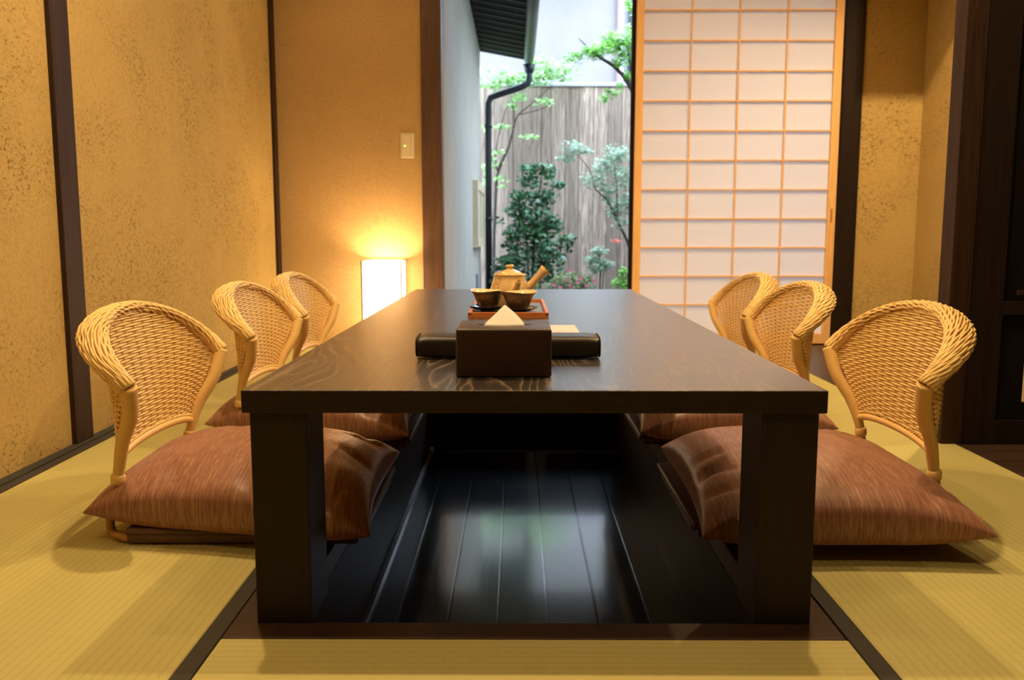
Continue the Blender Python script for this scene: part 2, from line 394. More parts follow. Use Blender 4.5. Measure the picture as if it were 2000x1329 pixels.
# walls
struct('wall_left', B(XL - .1, XL, -2.5, YB + .1, -.45, CEIL), M_wall, 'ochre earth-plastered left wall with dark pitted patches')
struct('wall_back_left', B(XL, -.511, YB, YB + .1, -.45, CEIL), M_wall2, 'smooth ochre plaster wall behind the lantern')
struct('wall_back_right', B(1.82, 2.25, YB, YB + .1, -.45, CEIL), M_wall, 'ochre plaster wall right of the paper screen')
struct('wall_alcove', B(2.15, 2.25, 2.6, YB, -.45, CEIL), M_wall, 'rough ochre plaster side wall of the alcove behind the right chairs')
struct('wall_rear', B(XL, 3.6, -2.6, -2.5, -.45, CEIL), M_wall, 'ochre plaster wall behind the camera')
struct('wall_right', B(3.6, 3.7, -2.5, 2.6, -.45, CEIL), M_post_dark, 'dark wall of the corridor on the right')
struct('wall_header', B(-.511, 1.82, YB, YB + .1, 2.08, CEIL), M_wall2, 'plaster wall above the garden opening')
struct('ceiling', B(XL, 3.6, -2.5, YB, CEIL, CEIL + .1), M_ceil, 'plaster ceiling of the room')
struct('trim_2', B(1.83, 2.15, 4.02, 4.12, 1.89, CEIL), M_post, 'dark hanging beam at the far end of the alcove')
# posts
struct('trim_3', B(XL - .02, -1.28, 2.455, 2.555, -.05, CEIL, .002), M_post, 'dark wooden pillar set in the left wall')
struct('trim_4', B(XL - .02, -1.28, 4.655, YB, -.05, CEIL, .002), M_post, 'thin dark corner post at the far left')
struct('trim_5', B(-.511, -.402, YB - .012, YB + .10, -.10, CEIL, .003), M_post_warm, 'brown wooden post at the left side of the garden opening')
struct('trim_6', B(1.725, 1.825, YB - .012, YB + .10, -.10, CEIL, .003), M_post_dark, 'dark wooden post at the right side of the paper screen')
struct('trim_7', B(1.243, 1.305, 2.49, 2.56, -.05, CEIL, .002), M_post, 'brown wooden pillar at the right edge of the mats')
struct('baseboard_left', B(XL, -1.263, -.72, YB, -.055, .004), M_heri, 'dark strip along the foot of the left wall')
struct('trim_8', B(-.402, 1.725, YB + .0, YB + .13, -.2, -.002), M_frame, 'wooden sill of the garden opening')
# dark sliding door right
bm = bmesh.new(); box(bm, 1.306, 3.6, 2.50, 2.53, 0, CEIL)
d = struct('door_1', bm, M_panel, 'black panelled sliding door at the right edge')
bm = bmesh.new()
for a in ((1.306, 1.40, 2.492, 2.5, 0, CEIL), (1.40, 3.6, 2.492, 2.5, 0, .07), (1.40, 3.6, 2.492, 2.5, .38, .42)): box(bm, *a, bev=.001)
obj('door_frame', bm, M_post_dark, d)
bm = bmesh.new(); box(bm, 1.435, 1.505, 2.488, 2.4925, .437, .452, .002)
obj('finger_pull', bm, M_post, d)
bm = B(1.47, 1.54, 2.484, 2.4915, .125, .252, .004)
obj('wall_plate', bm, M_cream, d, label='pale cream plate low on the door')
# shoji screen
def shoji():
    x0, x1, z0, z1 = .63, 1.72, .005, 2.06
    y0, y1 = YB + .012, YB + .042
    t = thing('shoji_screen', 'sliding paper screen with pale wooden lattice standing in the opening', 'shoji screen', ((x0 + x1) / 2, (y0 + y1) / 2, z0))
    ox, oy = (x0 + x1) / 2, (y0 + y1) / 2
    bm = bmesh.new()
    for a in ((x0, x0 + .04), (x1 - .043, x1)): box(bm, a[0] - ox, a[1] - ox, y0 - oy, y1 - oy, 0, z1 - z0, .002)
    for a in ((z0, .060), (2.02, z1)): box(bm, x0 + .04 - ox, x1 - .043 - ox, y0 - oy, y1 - oy, a[0] - z0, a[1] - z0, .002)
    obj('screen_frame', bm, M_hinoki, t)
    bm = bmesh.new()
    for x in (.922, 1.175, 1.429): box(bm, x - .004 - ox, x + .004 - ox, -.010, .004, .055, 2.02, .001)
    for k in range(12):
        z = .214 + (k) * .1556
        box(bm, x0 + .04 - ox, x1 - .043 - ox, -.0115, .003, z - .004, z + .004, .001)
    obj('lattice', bm, M_hinoki, t)
    obj('paper', B(x0 + .038 - ox, x1 - .041 - ox, .004, .0048, .05, 2.03), M_shoji, t)
    bm = bmesh.new(); box(bm, x1 - .028 - ox, x1 - .018 - ox, -.0165, -.0145, .66, .735, .0008)
    obj('finger_pull', bm, M_pole, t)
shoji()
# dark stile and rail of the outer door behind the screen
bm = bmesh.new(); box(bm, .612, .64, YB + .052, YB + .085, .0, 2.06, .002)
box(bm, .64, 1.72, YB + .052, YB + .085, 2.0, 2.06, .002); box(bm, .64, 1.72, YB + .052, YB + .085, 0, .08, .002); box(bm, 1.69, 1.72, YB + .052, YB + .085, .08, 2.0, .002)
struct('door_2', bm, M_post_dark, 'dark frame of the outer glass door behind the paper screen')
m_gl, _nt, _bb = mat('clear_glass', (1, 1, 1), .0); _bb.inputs['Transmission Weight'].default_value = 1; _bb.inputs['IOR'].default_value = 1.1
# switch
t = thing('light_switch', 'cream wall switch plate with a small green light, beside the brown post', 'light switch', (-.586, YB, 1.073))
obj('switch_plate', B(-.037, .037, -.006, 0, -.066, .066, .004, seg=3), M_cream, t)
obj('rocker', B(-.027, .019, -.0095, -.005, -.052, .052, .002), M_cream, t)
obj('indicator_light', B(-.018, -.009, -.0102, -.009, -.004, .001, .0004), M_green_led, t, label='small green glowing indicator')
# floor lantern
t = thing('floor_lantern', 'glowing square paper lantern standing on the mat in the far left corner', 'lantern', (-.705, 4.60, .0))
S = .1025
bm = bmesh.new()
for sx in (-1, 1):
    for sy in (-1, 1): box(bm, sx * S - .0035, sx * S + .0035, sy * S - .0035, sy * S + .0035, 0, .468)
for z in (.03, .466):
    for s in (-1, 1):
        box(bm, -S, S, s * S - .0022, s * S + .0022, z - .002, z + .002); box(bm, s * S - .0022, s * S + .0022, -S, S, z - .002, z + .002)
obj('lantern_frame', bm, M_lframe, t)
bm = bmesh.new(); q = S - .003
for a in ((-q, q, -q, -q + .001), (-q, q, q - .001, q), (-q, -q + .001, -q + .001, q - .001), (q - .001, q, -q + .001, q - .001)): box(bm, a[0], a[1], a[2], a[3], .03, .464)
obj('paper_shade', bm, M_lantern, t, label='glowing white paper shade')
bm = bmesh.new(); lathe(bm, [(0, .12), (.02, .125), (.03, .16), (.028, .19), (.014, .215), (.014, .03), (.0, .03)], 16)
obj('bulb', bm, M_bulb, t, smooth=True)
l = bpy.data.lights.new('lantern_bulb', 'POINT'); l.energy = 3.0; l.color = (1, .70, .38); l.shadow_soft_size = .03
lo = bpy.data.objects.new('lantern_bulb_light', l); COL.objects.link(lo); lo.location = (-.705, 4.60, .40)
# downlight fixtures in the ceiling
bmr = bmesh.new(); lathe(bmr, [(.045, 0), (.058, -.001), (.062, -.004), (.060, -.008), (.046, -.006), (.045, 0)], 28)
ring0 = None
for i, (x, y, _p) in enumerate(DOWNLIGHTS):
    side = 'left' if x < 0 else 'right'; row = {2.12: 'above the middle chair', 1.5: 'above the near end of the table', .3: 'above the foreground mat', 3.9: 'near the garden opening', 3.42: 'above the alcove floor'}[y]
    if ring0 is None:
        o = obj('ceiling_downlight', bmr, M_cream, smooth=True); ring0 = o
    else:
        o = ring0.copy(); COL.objects.link(o)
    o.location = (x, y, CEIL); tag(o, 'round recessed ceiling light %s on the %s' % (row, side), 'ceiling light', 'recessed ceiling lights')

# ------------------------------------------------------------------ table
TX0, TX1, TY0, TY1, TZ = -.424, .476, 1.303, 3.62, .379
ocx, ocy = (TX0 + TX1) / 2, (TY0 + TY1) / 2
t = thing('low_table', 'long low dark oak table standing over the leg pit', 'table', (ocx, ocy, 0))
hx, hy = (TX1 - TX0) / 2, (TY1 - TY0) / 2
bm = B(-hx, hx, -hy, hy, TZ - .036, TZ, .0022, seg=3)
for f in bm.faces: f.material_index = 0 if f.normal.z > .6 else 1
obj('tabletop', bm, [M_table, M_table_side], t)
LW = .088
for sx in (-1, 1):
    for sy in (-1, 1):
        x0 = sx * (hx - .010); x1 = sx * (hx - .010 - LW); ld = .115 if sy < 0 else .095
        y0 = sy * (hy - .008); y1 = sy * (hy - .008 - ld)
        obj('leg', B(min(x0, x1), max(x0, x1), min(y0, y1), max(y0, y1), .0, TZ - .036, .0018), M_leg, t)

# ------------------------------------------------------------------ rattan floor chairs
def rim_pt(p):   # p in [-90,90] deg
    c, s = math.cos(p), math.sin(p)
    return Vector((-.214 - .108 * c ** .9, .262 * s, .321 + .130 * c ** .85))
def rail_pt(p):
    c, s = math.cos(p), math.sin(p)
    return Vector((-.268 - .016 * c, .190 * s, .158 + .018 * c))
def surf(p, h):
    a, b = rail_pt(p), rim_pt(p)
    e = h ** 1.55
    return Vector((a.x + (b.x - a.x) * e, a.y + (b.y - a.y) * (h * .8 + .2 * h * h), a.z + (b.z - a.z) * h))
def rim_rad(p): return .0165 + .0015 * math.cos(p)
def rim_w(p): return .0165 + .0160 * math.cos(p) ** .8 if math.cos(p) > 0 else .0165
NS = 21
def make_chair():
    t = thing('legless_rattan_chair', 'x', 'floor chair')
    # stakes
    bm = bmesh.new()
    stk = []
    tt = [-1 + 2 * k / (NS - 1) for k in range(NS)]
    phis = [(PI / 2) * (.62 * u + .38 * math.sin(u * PI / 2)) * .985 for u in tt]
    for p in phis:
        tube(bm, [surf(p, h / 7) for h in range(8)], .0022, 5, caps=False)
    bk = obj('woven_back', bm, [M_stake, M_rattan], t)
    bm = bmesh.new(); bm.from_mesh(bk.data)
    # weaving strands
    row = 0; z = .160
    while z < .462:
        pts = []; segs = []
        SUB = 3
        M = (NS - 1) * SUB
        for i in range(M + 1):
            j = i / SUB; k = min(int(j), NS - 2); fr = j - k
            p = phis[k] + (phis[k + 1] - phis[k]) * fr
            a, b = rail_pt(p).z, rim_pt(p).z - rim_rad(p) * .5
            zz = z + .006 * math.sin(p * 2 + row * .3) * 0
            h = (zz - a) / (rim_pt(p).z - a)
            if h < .005 or zz > b + .004:
                if len(pts) > 2: segs.append(pts)
                pts = []; continue
            pp = surf(p, h); e = 1e-3
            du = surf(p + e, h) - surf(p - e, h); dh = surf(p, min(1, h + e)) - surf(p, h - e)
            nrm = du.cross(dh).normalized()
            off = .0019 * math.cos(PI * (j + row))
            pts.append(pp + nrm * off)
        if len(pts) > 2: segs.append(pts)
        for s in segs: tube(bm, s, .0028, 6, caps=False, mi=1)
        z += .0058; row += 1
    bm.to_mesh(bk.data); bm.free()
    # rolled rim: core + braided strands
    bm = bmesh.new()
    NP = 44; ps = [(-PI / 2) + PI * i / NP for i in range(NP + 1)]
    path = [rim_pt(p) for p in ps]
    core = (ps, path)
    # arclength
    frames = []; up = None
    NF = 150; ps2 = [(-PI / 2) + PI * i / NF for i in range(NF + 1)]; P2 = [rim_pt(p) for p in ps2]
    L = [0]
    for a, b in zip(P2, P2[1:]): L.append(L[-1] + (b - a).length)
    for i, p in enumerate(P2):
        tg = (P2[min(i + 1, NF)] - P2[max(i - 1, 0)]).normalized()
        s = tg.cross(Vector((0, 0, 1))).normalized(); frames.append((s, s.cross(tg).normalized()))
    def rim_off(i, tw, k):
        s, u = frames[i]; p = ps2[i]; c = max(0., math.cos(p))
        o_ = s if s.dot(Vector((P2[i].x + .10, P2[i].y, 0))) > 0 else -s
        # widened cross-section leaning outwards and slightly down
        return P2[i] + o_ * (.025 * c) - u * (.008 * c) + (o_ - u * .35 * c) * math.cos(tw) * rim_w(p) * k + (u + o_ * .15 * c) * math.sin(tw) * rim_rad(p) * k
    rings = []
    for i in range(0, NF + 1, 3):
        rings.append([bm.verts.new(rim_off(i, 2 * PI * q / 18, .88)) for q in range(18)])
    for a, b in zip(rings, rings[1:]):
        for q in range(18):
            f = bm.faces.new((a[q], a[(q + 1) % 18], b[(q + 1) % 18], b[q])); f.smooth = True; f.material_index = 1
    bm.faces.new(list(reversed(rings[0]))).material_index = 1; bm.faces.new(rings[-1]).material_index = 1
    K = 27
    for k in range(K):
        pts = []
        for i in range(NF + 1):
            tw = 2 * PI * k / K + L[i] / L[-1] * 2 * PI * .9
            ph = L[i] / .024 * PI + (PI if k % 2 else 0)
            r = 1 + .065 * math.sin(ph) - .06
            tw += .05 * math.sin(ph * .5)
            pts.append(rim_off(i, tw, r))
        tube(bm, pts, .0027, 5, caps=True)
    obj('rolled_rim', bm, [M_rattan, M_core], t)
    # poles
    for sy in (-1, 1):
        e = rim_pt(PI / 2 * sy)
        # wrapped upper pole
        ctrl = [(e.x + .002, e.y, e.z + .004), (-.224, sy * .236, .262), (-.252, sy * .212, .205), (-.268, sy * .196, .155), (-.276, sy * .192, .118)]
        path = cr(ctrl, 14); n = len(path)
        rad = []
        for i in range(n):
            u = i / (n - 1); r = .0168 * (1 - u) ** 1.1 + .0100 * (1 - (1 - u) ** 1.1)
            r += .0008 * (1 if i % 2 else -1)
            rad.append(r)
        bm = bmesh.new(); tube(bm, path, rad, 12)
        up_ = obj('wrapped_pole', bm, M_wrap, t)
        bm = bmesh.new()
        c = Vector(ctrl[-1]); tube(bm, [c + Vector((.003, 0, .016)), c + Vector((.002, 0, .012)), c, c - Vector((.001, 0, .006))], [.0115, .0145, .0140, .0115], 12)
        obj('pole_collar', bm, M_wrap, up_)
        # thin lower pole, curving under the seat
        ctrl = [c, (-.289, sy * .190, .07), (-.297, sy * .190, .035), (-.290, sy * .197, .014), (-.262, sy * .215, .0105), (-.235, sy * .222, .0100), (-.17, sy * .213, .0100)]
        path = cr(ctrl, 12); n = len(path)
        bm = bmesh.new(); tube(bm, path, [.0085 + .0004 * (1 if i % 2 else -1) for i in range(n)], 10)
        obj('lower_pole', bm, M_pole, t, label='darker brown cane lower pole')
    # bottom rail
    bm = bmesh.new(); tube(bm, [rail_pt(PI * (i / 24 - .5)) for i in range(25)], .0088, 10)
    ra = obj('bottom_rail', bm, M_cane, t, label='smooth curved cane rail')
    bm = bmesh.new()
    for k in range(3):
        pts = []
        for i in range(121):
            p = PI * (i / 120 - .5) * .97; q = rail_pt(p); a = i * .75 + k * 2 * PI / 3
            pts.append(q + Vector((.0035 * math.cos(a), 0, .0115 + .0028 * math.sin(a))))
        tube(bm, pts, .0019, 5)
    obj('braided_edge', bm, M_rattan, ra)
    # cross bar under the seat joining the poles
    bm = bmesh.new(); tube(bm, [(-.17, -.213, .0100), (-.165, -.1, .0100), (-.165, .1, .0100), (-.17, .213, .0100)], .0085, 10)
    obj('base_bar', bm, M_pole, t)
    # seat board
    bm = B(-.250, .225, -.235, .235, .0190, .0330, .0065, seg=3)
    obj('seat_board', bm, M_seat, t, smooth=True, autosmooth=50, label='flat brown wooden seat board')
    for x in (-.19, .19): obj('seat_foot', B(x - .03, x + .03, -.19, .19, .0, .0200, .006), M_seat, t)
    bm = bmesh.new(); box(bm, -.248, .215, -.233, -.205, .0008, .0250, .008, seg=3)
    obj('seat_rail', bm, M_seat, t, smooth=True, autosmooth=50); 
    bm = bmesh.new(); box(bm, -.248, .215, .205, .233, .0008, .0250, .008, seg=3)
    obj('seat_rail', bm, M_seat, t, smooth=True, autosmooth=50)
    return t
def copy_tree(o, parent=None):
    c = o.copy(); COL.objects.link(c); c.parent = parent
    for ch in list(o.children):
        d = ch.copy(); COL.objects.link(d); d.parent = c
        for g in list(ch.children):
            e = g.copy(); COL.objects.link(e); e.parent = d
    return c
chair0 = make_chair()
CH = [(-.530, 1.885, 0, 'nearest chair in the left row'), (-.530, 2.655, 0, 'middle chair in the left row'), (-.530, 3.27, 0, 'farthest chair in the left row, before the lantern'),
      (.582, 1.925, PI, 'nearest chair in the right row'), (.582, 2.70, PI, 'middle chair in the right row'), (.582, 3.27, PI, 'farthest chair in the right row, before the paper screen')]
for i, (x, y, r, lb) in enumerate(CH):
    o = chair0 if i == 0 else copy_tree(chair0)
    o.location = (x, y, .0012); o.rotation_euler = (0, 0, r)
    o['label'] = 'golden woven rattan legless chair, ' + lb; o['group'] = 'rattan floor chairs along the table'

# ------------------------------------------------------------------ cushions
def cushion(seed, corners, cx, cy, hgt):
    """corners: outer-near, inner-near, inner-far, outer-far on the plan"""
    rnd = random.Random(seed); N = 56
    A, B_, C_, D_ = [Vector((p[0] - cx, p[1] - cy)) for p in corners]
    wr = [(rnd.uniform(0, 2 * PI), rnd.uniform(5, 12), rnd.uniform(.3, 1)) for _ in range(7)]
    folds = [(rnd.choice([0, 0, 1, 2, 3]), rnd.uniform(-.75, .75), rnd.uniform(.025, .055), rnd.uniform(.15, .4), rnd.uniform(-.6, .6)) for _ in range(16)]
    bm = bmesh.new(); top = {}; bot = {}
    for i in range(N + 1):
        for j in range(N + 1):
            u = math.sin((i / N - .5) * PI * .96) / math.sin(PI * .48); v = math.sin((j / N - .5) * PI * .96) / math.sin(PI * .48)
            pu = u * (1 - .075 * (1 - v * v) * abs(u)); pv = v * (1 - .075 * (1 - u * u) * abs(v))
            a, b = (pu + 1) / 2, (pv + 1) / 2
            P = A * (1 - a) * (1 - b) + B_ * a * (1 - b) + C_ * a * b + D_ * (1 - a) * b
            e = max(0, (1 - u * u)) ** .42 * max(0, (1 - v * v)) ** .42
            h = hgt * e ** .76 * (1 - .62 * (abs(u) * abs(v)) ** 5)
            d = 0
            for (sd, pos, wd, ln, sk) in folds:
                q, r = [(u, 1 + v), (u, 1 - v), (v, 1 - u), (v, 1 + u)][sd]
                if r < ln * 2: d -= math.exp(-((q - pos - sk * r) / wd) ** 2) * (1 - r / (ln * 2)) * min(1, r * 8)
            for (aa, f, am) in wr: d += .10 * am * math.sin(f * (u * math.cos(aa) + v * math.sin(aa)))
            h2 = h + .016 * d * min(1, e * 3)
            edge = (i in (0, N)) or (j in (0, N))
            mid = .043 - .012 * (abs(u) * abs(v)) ** 3
            top[i, j] = bm.verts.new((P.x, P.y, mid + h2 * .70))
            bot[i, j] = top[i, j] if edge else bm.verts.new((P.x, P.y, max(.0012, mid - h * .66)))
    for i in range(N):
        for j in range(N):
            bm.faces.new((top[i, j], top[i + 1, j], top[i + 1, j + 1], top[i, j + 1])).smooth = True
            bm.faces.new((bot[i, j], bot[i, j + 1], bot[i + 1, j + 1], bot[i + 1, j])).smooth = True
    bmesh.ops.recalc_face_normals(bm, faces=bm.faces)
    return bm
CU = [([(-.862, 1.655), (-.268, 1.525), (-.295, 2.13), (-.86, 2.20)], 'nearest on the left side'),
      ([(-.905, 2.45), (-.295, 2.31), (-.31, 2.91), (-.87, 2.93)], 'in the middle of the left side'),
      ([(-.87, 2.98), (-.30, 2.97), (-.31, 3.50), (-.86, 3.52)], 'at the far end of the left side'),
      ([(.880, 1.53), (.338, 1.522), (.372, 2.19), (.87, 2.17)], 'nearest on the right side'),
      ([(.91, 2.40), (.342, 2.35), (.36, 2.93), (.90, 2.93)], 'in the middle of the right side'),
      ([(.90, 2.98), (.35, 2.97), (.36, 3.50), (.90, 3.52)], 'at the far end of the right side')]
for i, (cs_, lb) in enumerate(CU):
    x = sum(p[0] for p in cs_) / 4; y = sum(p[1] for p in cs_) / 4
    t = obj('floor_cushion', cushion(i + 3, cs_, x, y, .128), M_satin)
    t.location = (x, y, .0342)
    tag(t, 'square bronze-brown satin cushion on the rattan chair %s' % lb, 'cushion', 'satin cushions on the chairs')

# ------------------------------------------------------------------ things on the table
t = thing('tissue_box', 'dark brown leather tissue box at the near end of the table', 'tissue box', (-.022, 1.49, TZ))
bm = B(-.0795, .0795, -.07, .07, 0, .0815, .0045, seg=3)
# shade inside the slit, put in as a dark disc on the closed top
obj('leather_cover', bm, M_tissuebox, t, smooth=True, autosmooth=40)
bm = bmesh.new(); lathe(bm, [(0, 0), (.036, 0), (.037, .0004), (0, .0005)], 24)
bmesh.ops.scale(bm, verts=bm.verts, vec=(1.28, .25, 1)); bmesh.ops.translate(bm, verts=bm.verts, vec=(0, 0, .0814))
obj('slot_shade', bm, M_stitch_slot, t)
def tissue():
    bm = bmesh.new(); N = 16
    g = {}
    for i in range(N + 1):
        for j in range(9):
            u = i / N * 2 - 1; v = j / 8
            w_ = (1 - v) ** .92
            x = .0365 * u * w_ + .002 * math.sin(v * 3); z = .0805 + .034 * v * (1 - .0 * abs(u)) 
            y = -.026 * (1 - v) + .010 * v - .005 * math.cos(u * 2.2) * (1 - v)
            g[i, j] = bm.verts.new((x, y, z))
    for i in range(N):
        for j in range(8): bm.faces.new((g[i, j], g[i + 1, j], g[i + 1, j + 1], g[i, j + 1])).smooth = True
    bmesh.ops.remove_doubles(bm, verts=bm.verts, dist=1e-5)
    # back layer, a folded sheet
    r = bmesh.ops.duplicate(bm, geom=bm.verts[:] + bm.faces[:] + bm.edges[:])
    vs = [e for e in r['geom'] if isinstance(e, bmesh.types.BMVert)]
    for v in vs:
        k = 1 - (v.co.z - .0805) / .034; v.co.y += .034 * k + .0004; 
    bmesh.ops.solidify(bm, geom=bm.faces[:], thickness=.0003)
    return bm
obj('tissue', tissue(), M_tissue, t, smooth=True, label='white tissue sticking up in a point')

t = thing('leather_case', 'long black padded leather case lying across the table behind the tissue box', 'case', (-.017, 1.668, TZ))
bm = bmesh.new(); NX, NA = 30, 24
rings = []
for i in range(NX + 1):
    u = i / NX * 2 - 1; x = .1755 * u
    pinch = 1 - .16 * max(0, (abs(u) - .86) / .14) ** 1.5
    ring = []
    for k in range(NA):
        a = 2 * PI * k / NA; c, s = math.cos(a), math.sin(a)
        cx_ = .043 * math.copysign(abs(c) ** .45, c); cz = .0215 * math.copysign(abs(s) ** .5, s)
        ring.append(bm.verts.new((x, cx_ * (2 - pinch) / 1.0 * (.94 if abs(u) > .98 else 1), .0225 + cz * pinch)))
    rings.append(ring)
for a, b in zip(rings, rings[1:]):
    for k in range(NA): bm.faces.new((a[k], b[k], b[(k + 1) % NA], a[(k + 1) % NA])).smooth = True
bm.faces.new(rings[0]); bm.faces.new(list(reversed(rings[-1]))); bmesh.ops.recalc_face_normals(bm, faces=bm.faces)
cs = obj('case_body', bm, M_case, t)
for sx in (-1, 1):
    bm = bmesh.new(); pts = []
    for k in range(93):
        a = 2 * PI * k / 92; c, q = math.cos(a), math.sin(a)
        pts.append((sx * .1738 + .0003 * (k % 2), .0475 * math.copysign(abs(c) ** .45, c), .0225 + .0190 * math.copysign(abs(q) ** .5, q)))
    tube(bm, pts, [.0007 + .0007 * (k % 2) for k in range(93)], 6)
    obj('stitched_seam', bm, M_stitch_slot, t)

# printed card
bm = bmesh.new(); box(bm, -.055, .055, -.105, .105, 0, .0006)
m_card, nt, b = mat('printed_card', (.8, .75, .7), .5)
v = coords(nt, (1, .6, 1)); n = noise(nt, v, 26, 2, .4)
vo = nt.nodes.new('ShaderNodeTexVoronoi'); vo.inputs['Scale'].default_value = 30; vo.distance = 'CHEBYCHEV'; nt.links.new(v, vo.inputs['Vector'])
nt.links.new(mix(nt, ramp(nt, n, [(.4, (.45, .20, .15)), (.5, (.55, .42, .36)), (.6, (.16, .13, .16))]), (.60, .48, .42), ramp(nt, vo.outputs['Distance'], [(.25, (0, 0, 0)), (.4, (1, 1, 1))])), b.inputs['Base Color'])
o = obj('printed_card', bm, m_card); o.location = (.095, 2.12, TZ); tag(o, 'small pinkish printed card lying flat on the table', 'card')

# tray
t = thing('wooden_tray', 'orange wooden tray with a grey base under the tea set', 'tray', (-.0245, 2.64, TZ))
hx_, hy_ = .1125, .24
bm = bmesh.new()
for a in ((-hx_, hx_, -hy_, -hy_ + .009), (-hx_, hx_, hy_ - .009, hy_), (-hx_, -hx_ + .009, -hy_ + .009, hy_ - .009), (hx_ - .009, hx_, -hy_ + .009, hy_ - .009)): box(bm, a[0], a[1], a[2], a[3], .0, .0165, .0008)
obj('tray_rim', bm, M_tray, t)
obj('tray_base', B(-hx_ + .009, hx_ - .009, -hy_ + .009, hy_ - .009, .002, .006), M_traybase, t, label='grey inner base')
for sx in (-1, 1):
    bm = bmesh.new(); box(bm, sx * (hx_ - .005) - .004, sx * (hx_ - .005) + .004, -hy_ - .0003, -hy_ + .001, .0095, .0125)
    obj('corner_spline', bm, M_post_dark, t)
TB = TZ + .006
# saucers + bowls
def saucer(x, y, label, rot):
    bm = bmesh.new(); n = 48; prof = [(0, .003), (.022, .003), (.034, .0055), (.047, .011), (.054, .0155), (.0545, .0165), (.047, .0135), (.034, .008), (.022, .0058), (0, .0056)]
    lathe(bm, prof, n)
    for v in bm.verts:
        r = math.hypot(v.co.x, v.co.y); a = math.atan2(v.co.y, v.co.x)
        k = 1 + .07 * (r / .054) ** 2 * abs(math.cos(3 * a)) ** 2
        v.co.x *= k; v.co.y *= k
    lathe(bm, [(0, 0), (.020, 0), (.021, .004), (0, .004)], 32)
    o = obj('lacquer_saucer', bm, M_black, smooth=True); o.location = (x, y, TB); o.rotation_euler = (0, 0, rot); tag(o, label, 'saucer', 'black saucers under the cups')
def bowl(x, y, label, rr=1.0):
    t = thing('tea_cup', label, 'cup', (x, y, TB + .0062), 0, 'tea cups on the tray')
    out = [(0, 0), (.021, 0), (.023, .002), (.0235, .005), (.031, .014), (.037, .026), (.0415, .038), (.0475, .0485), (.0535, .055)]
    bm = bmesh.new(); lathe(bm, [(r * rr, z) for r, z in out], 40)
    inn = [(.0535, .055), (.0530, .0562), (.0515, .0555), (.0455, .048), (.0395, .038), (.035, .026), (.028, .014), (.015, .0085), (0, .008)]
    lathe(bm, [(r * rr, z) for r, z in inn], 40, mi=1)
    for v in bm.verts:
        a = math.atan2(v.co.y, v.co.x)
        if v.co.z > .045: v.co.z += .0022 * math.sin(2 * a + x * 40) * (v.co.z - .045) / .01
    bmesh.ops.remove_doubles(bm, verts=bm.verts, dist=1e-6)
    obj('cup_body', bm, [M_bowl, M_bowlin], t, smooth=True)
saucer(-.088, 2.56, 'black scalloped saucer under the left cup', .3); saucer(.004, 2.510, 'black scalloped saucer under the right cup', .0)
bowl(-.086, 2.56, 'bronze-glazed flared tea cup on the left of the tray', .98); bowl(.004, 2.505, 'bronze-glazed flared tea cup on the right, nearer of the two', 1.0)
# teapot
t = thing('side_handle_teapot', 'ochre clay teapot with a side handle standing on the tray behind the cups', 'teapot', (-.023, 2.72, TB))
bm = bmesh.new()
prof = [(0, .0), (.040, 0), (.047, .003), (.056, .016), (.0625, .034), (.0620, .050), (.0570, .068), (.0510, .083), (.0490, .092), (.0500, .098), (.0515, .1005), (.0500, .102), (.0465, .1005), (.0455, .092), (.050, .08), (.055, .065), (.058, .05), (.056, .03), (.045, .01), (0, .006)]
lathe(bm, prof, 48)
body = obj('pot_body', bm, M_pot, t, smooth=True)
bm = bmesh.new(); lathe(bm, [(0, .098), (.046, .0985), (.0465, .1005), (.030, .110), (.016, .1155), (.010, .1175), (.0085, .121), (.0125, .1245), (.0135, .128), (.0115, .1305), (0, .1312)], 40)
obj('lid', bm, M_pot, t, smooth=True)
# handle to the right, rising
bm = bmesh.new()
hp = [(.050, -.004, .052), (.062, -.006, .064), (.078, -.008, .081), (.094, -.010, .098), (.107, -.011, .1115), (.1125, -.0115, .1170)]
tube(bm, hp, [.0165, .0135, .0120, .0130, .0165, .0185], 20)
tube(bm, [(.1125, -.0115, .1170), (.1140, -.0117, .1186), (.1120, -.0115, .1165)], [.0185, .0165, .008], 20)
obj('side_handle', bm, M_pot, t)
# spout towards the viewer
bm = bmesh.new()
tube(bm, cr([(.012, -.052, .045), (.020, -.068, .058), (.025, -.080, .074), (.028, -.087, .084)], 5), [.0155, .0148, .014, .013, .0122, .0115, .0108, .0102, .0097, .0093, .009, .0087, .0085, .0084, .0083, .0083][:16], 16)
tube(bm, [(.0285, -.0878, .0848), (.0287, -.0884, .0856)], [.0062, .0060], 12, mi=1)  # brown disc puts in the shade inside the spout mouth
obj('spout', bm, [M_pot, M_potmark], t)
# painted brown flecks on shoulder (left)
bm = bmesh.new(); rnd = random.Random(4)
for k in range(46):
    z = rnd.uniform(.060, .094); a = rnd.uniform(-PI * .98, -PI * .66) + (z - .08) * 4
    # radius from profile
    r = .0
    for (r0, z0), (r1, z1) in zip(prof[4:10], prof[5:11]):
        if z0 <= z <= z1: r = r0 + (r1 - r0) * (z - z0) / (z1 - z0)
    if not r: continue
    c = Vector((math.cos(a) * (r + .0003), math.sin(a) * (r + .0003), z)); tg = Vector((-math.sin(a), math.cos(a), 0)); up = Vector((0, 0, 1))
    d = (tg * rnd.uniform(-1, 1) + up * rnd.uniform(-1, 1)).normalized() * rnd.uniform(.002, .005); e = d.cross(Vector((math.cos(a), math.sin(a), 0))).normalized() * .0008
    bm.faces.new([bm.verts.new(c + d), bm.verts.new(c + e), bm.verts.new(c - d), bm.verts.new(c - e)])
obj('painted_flecks', bm, M_potmark, t, label='brown painted flecks on the shoulder')

# ------------------------------------------------------------------ outside
struct('floor_garden', B(-4, 6, YB + .12, 18, -.6, -.25), M_soil, 'dark garden soil')
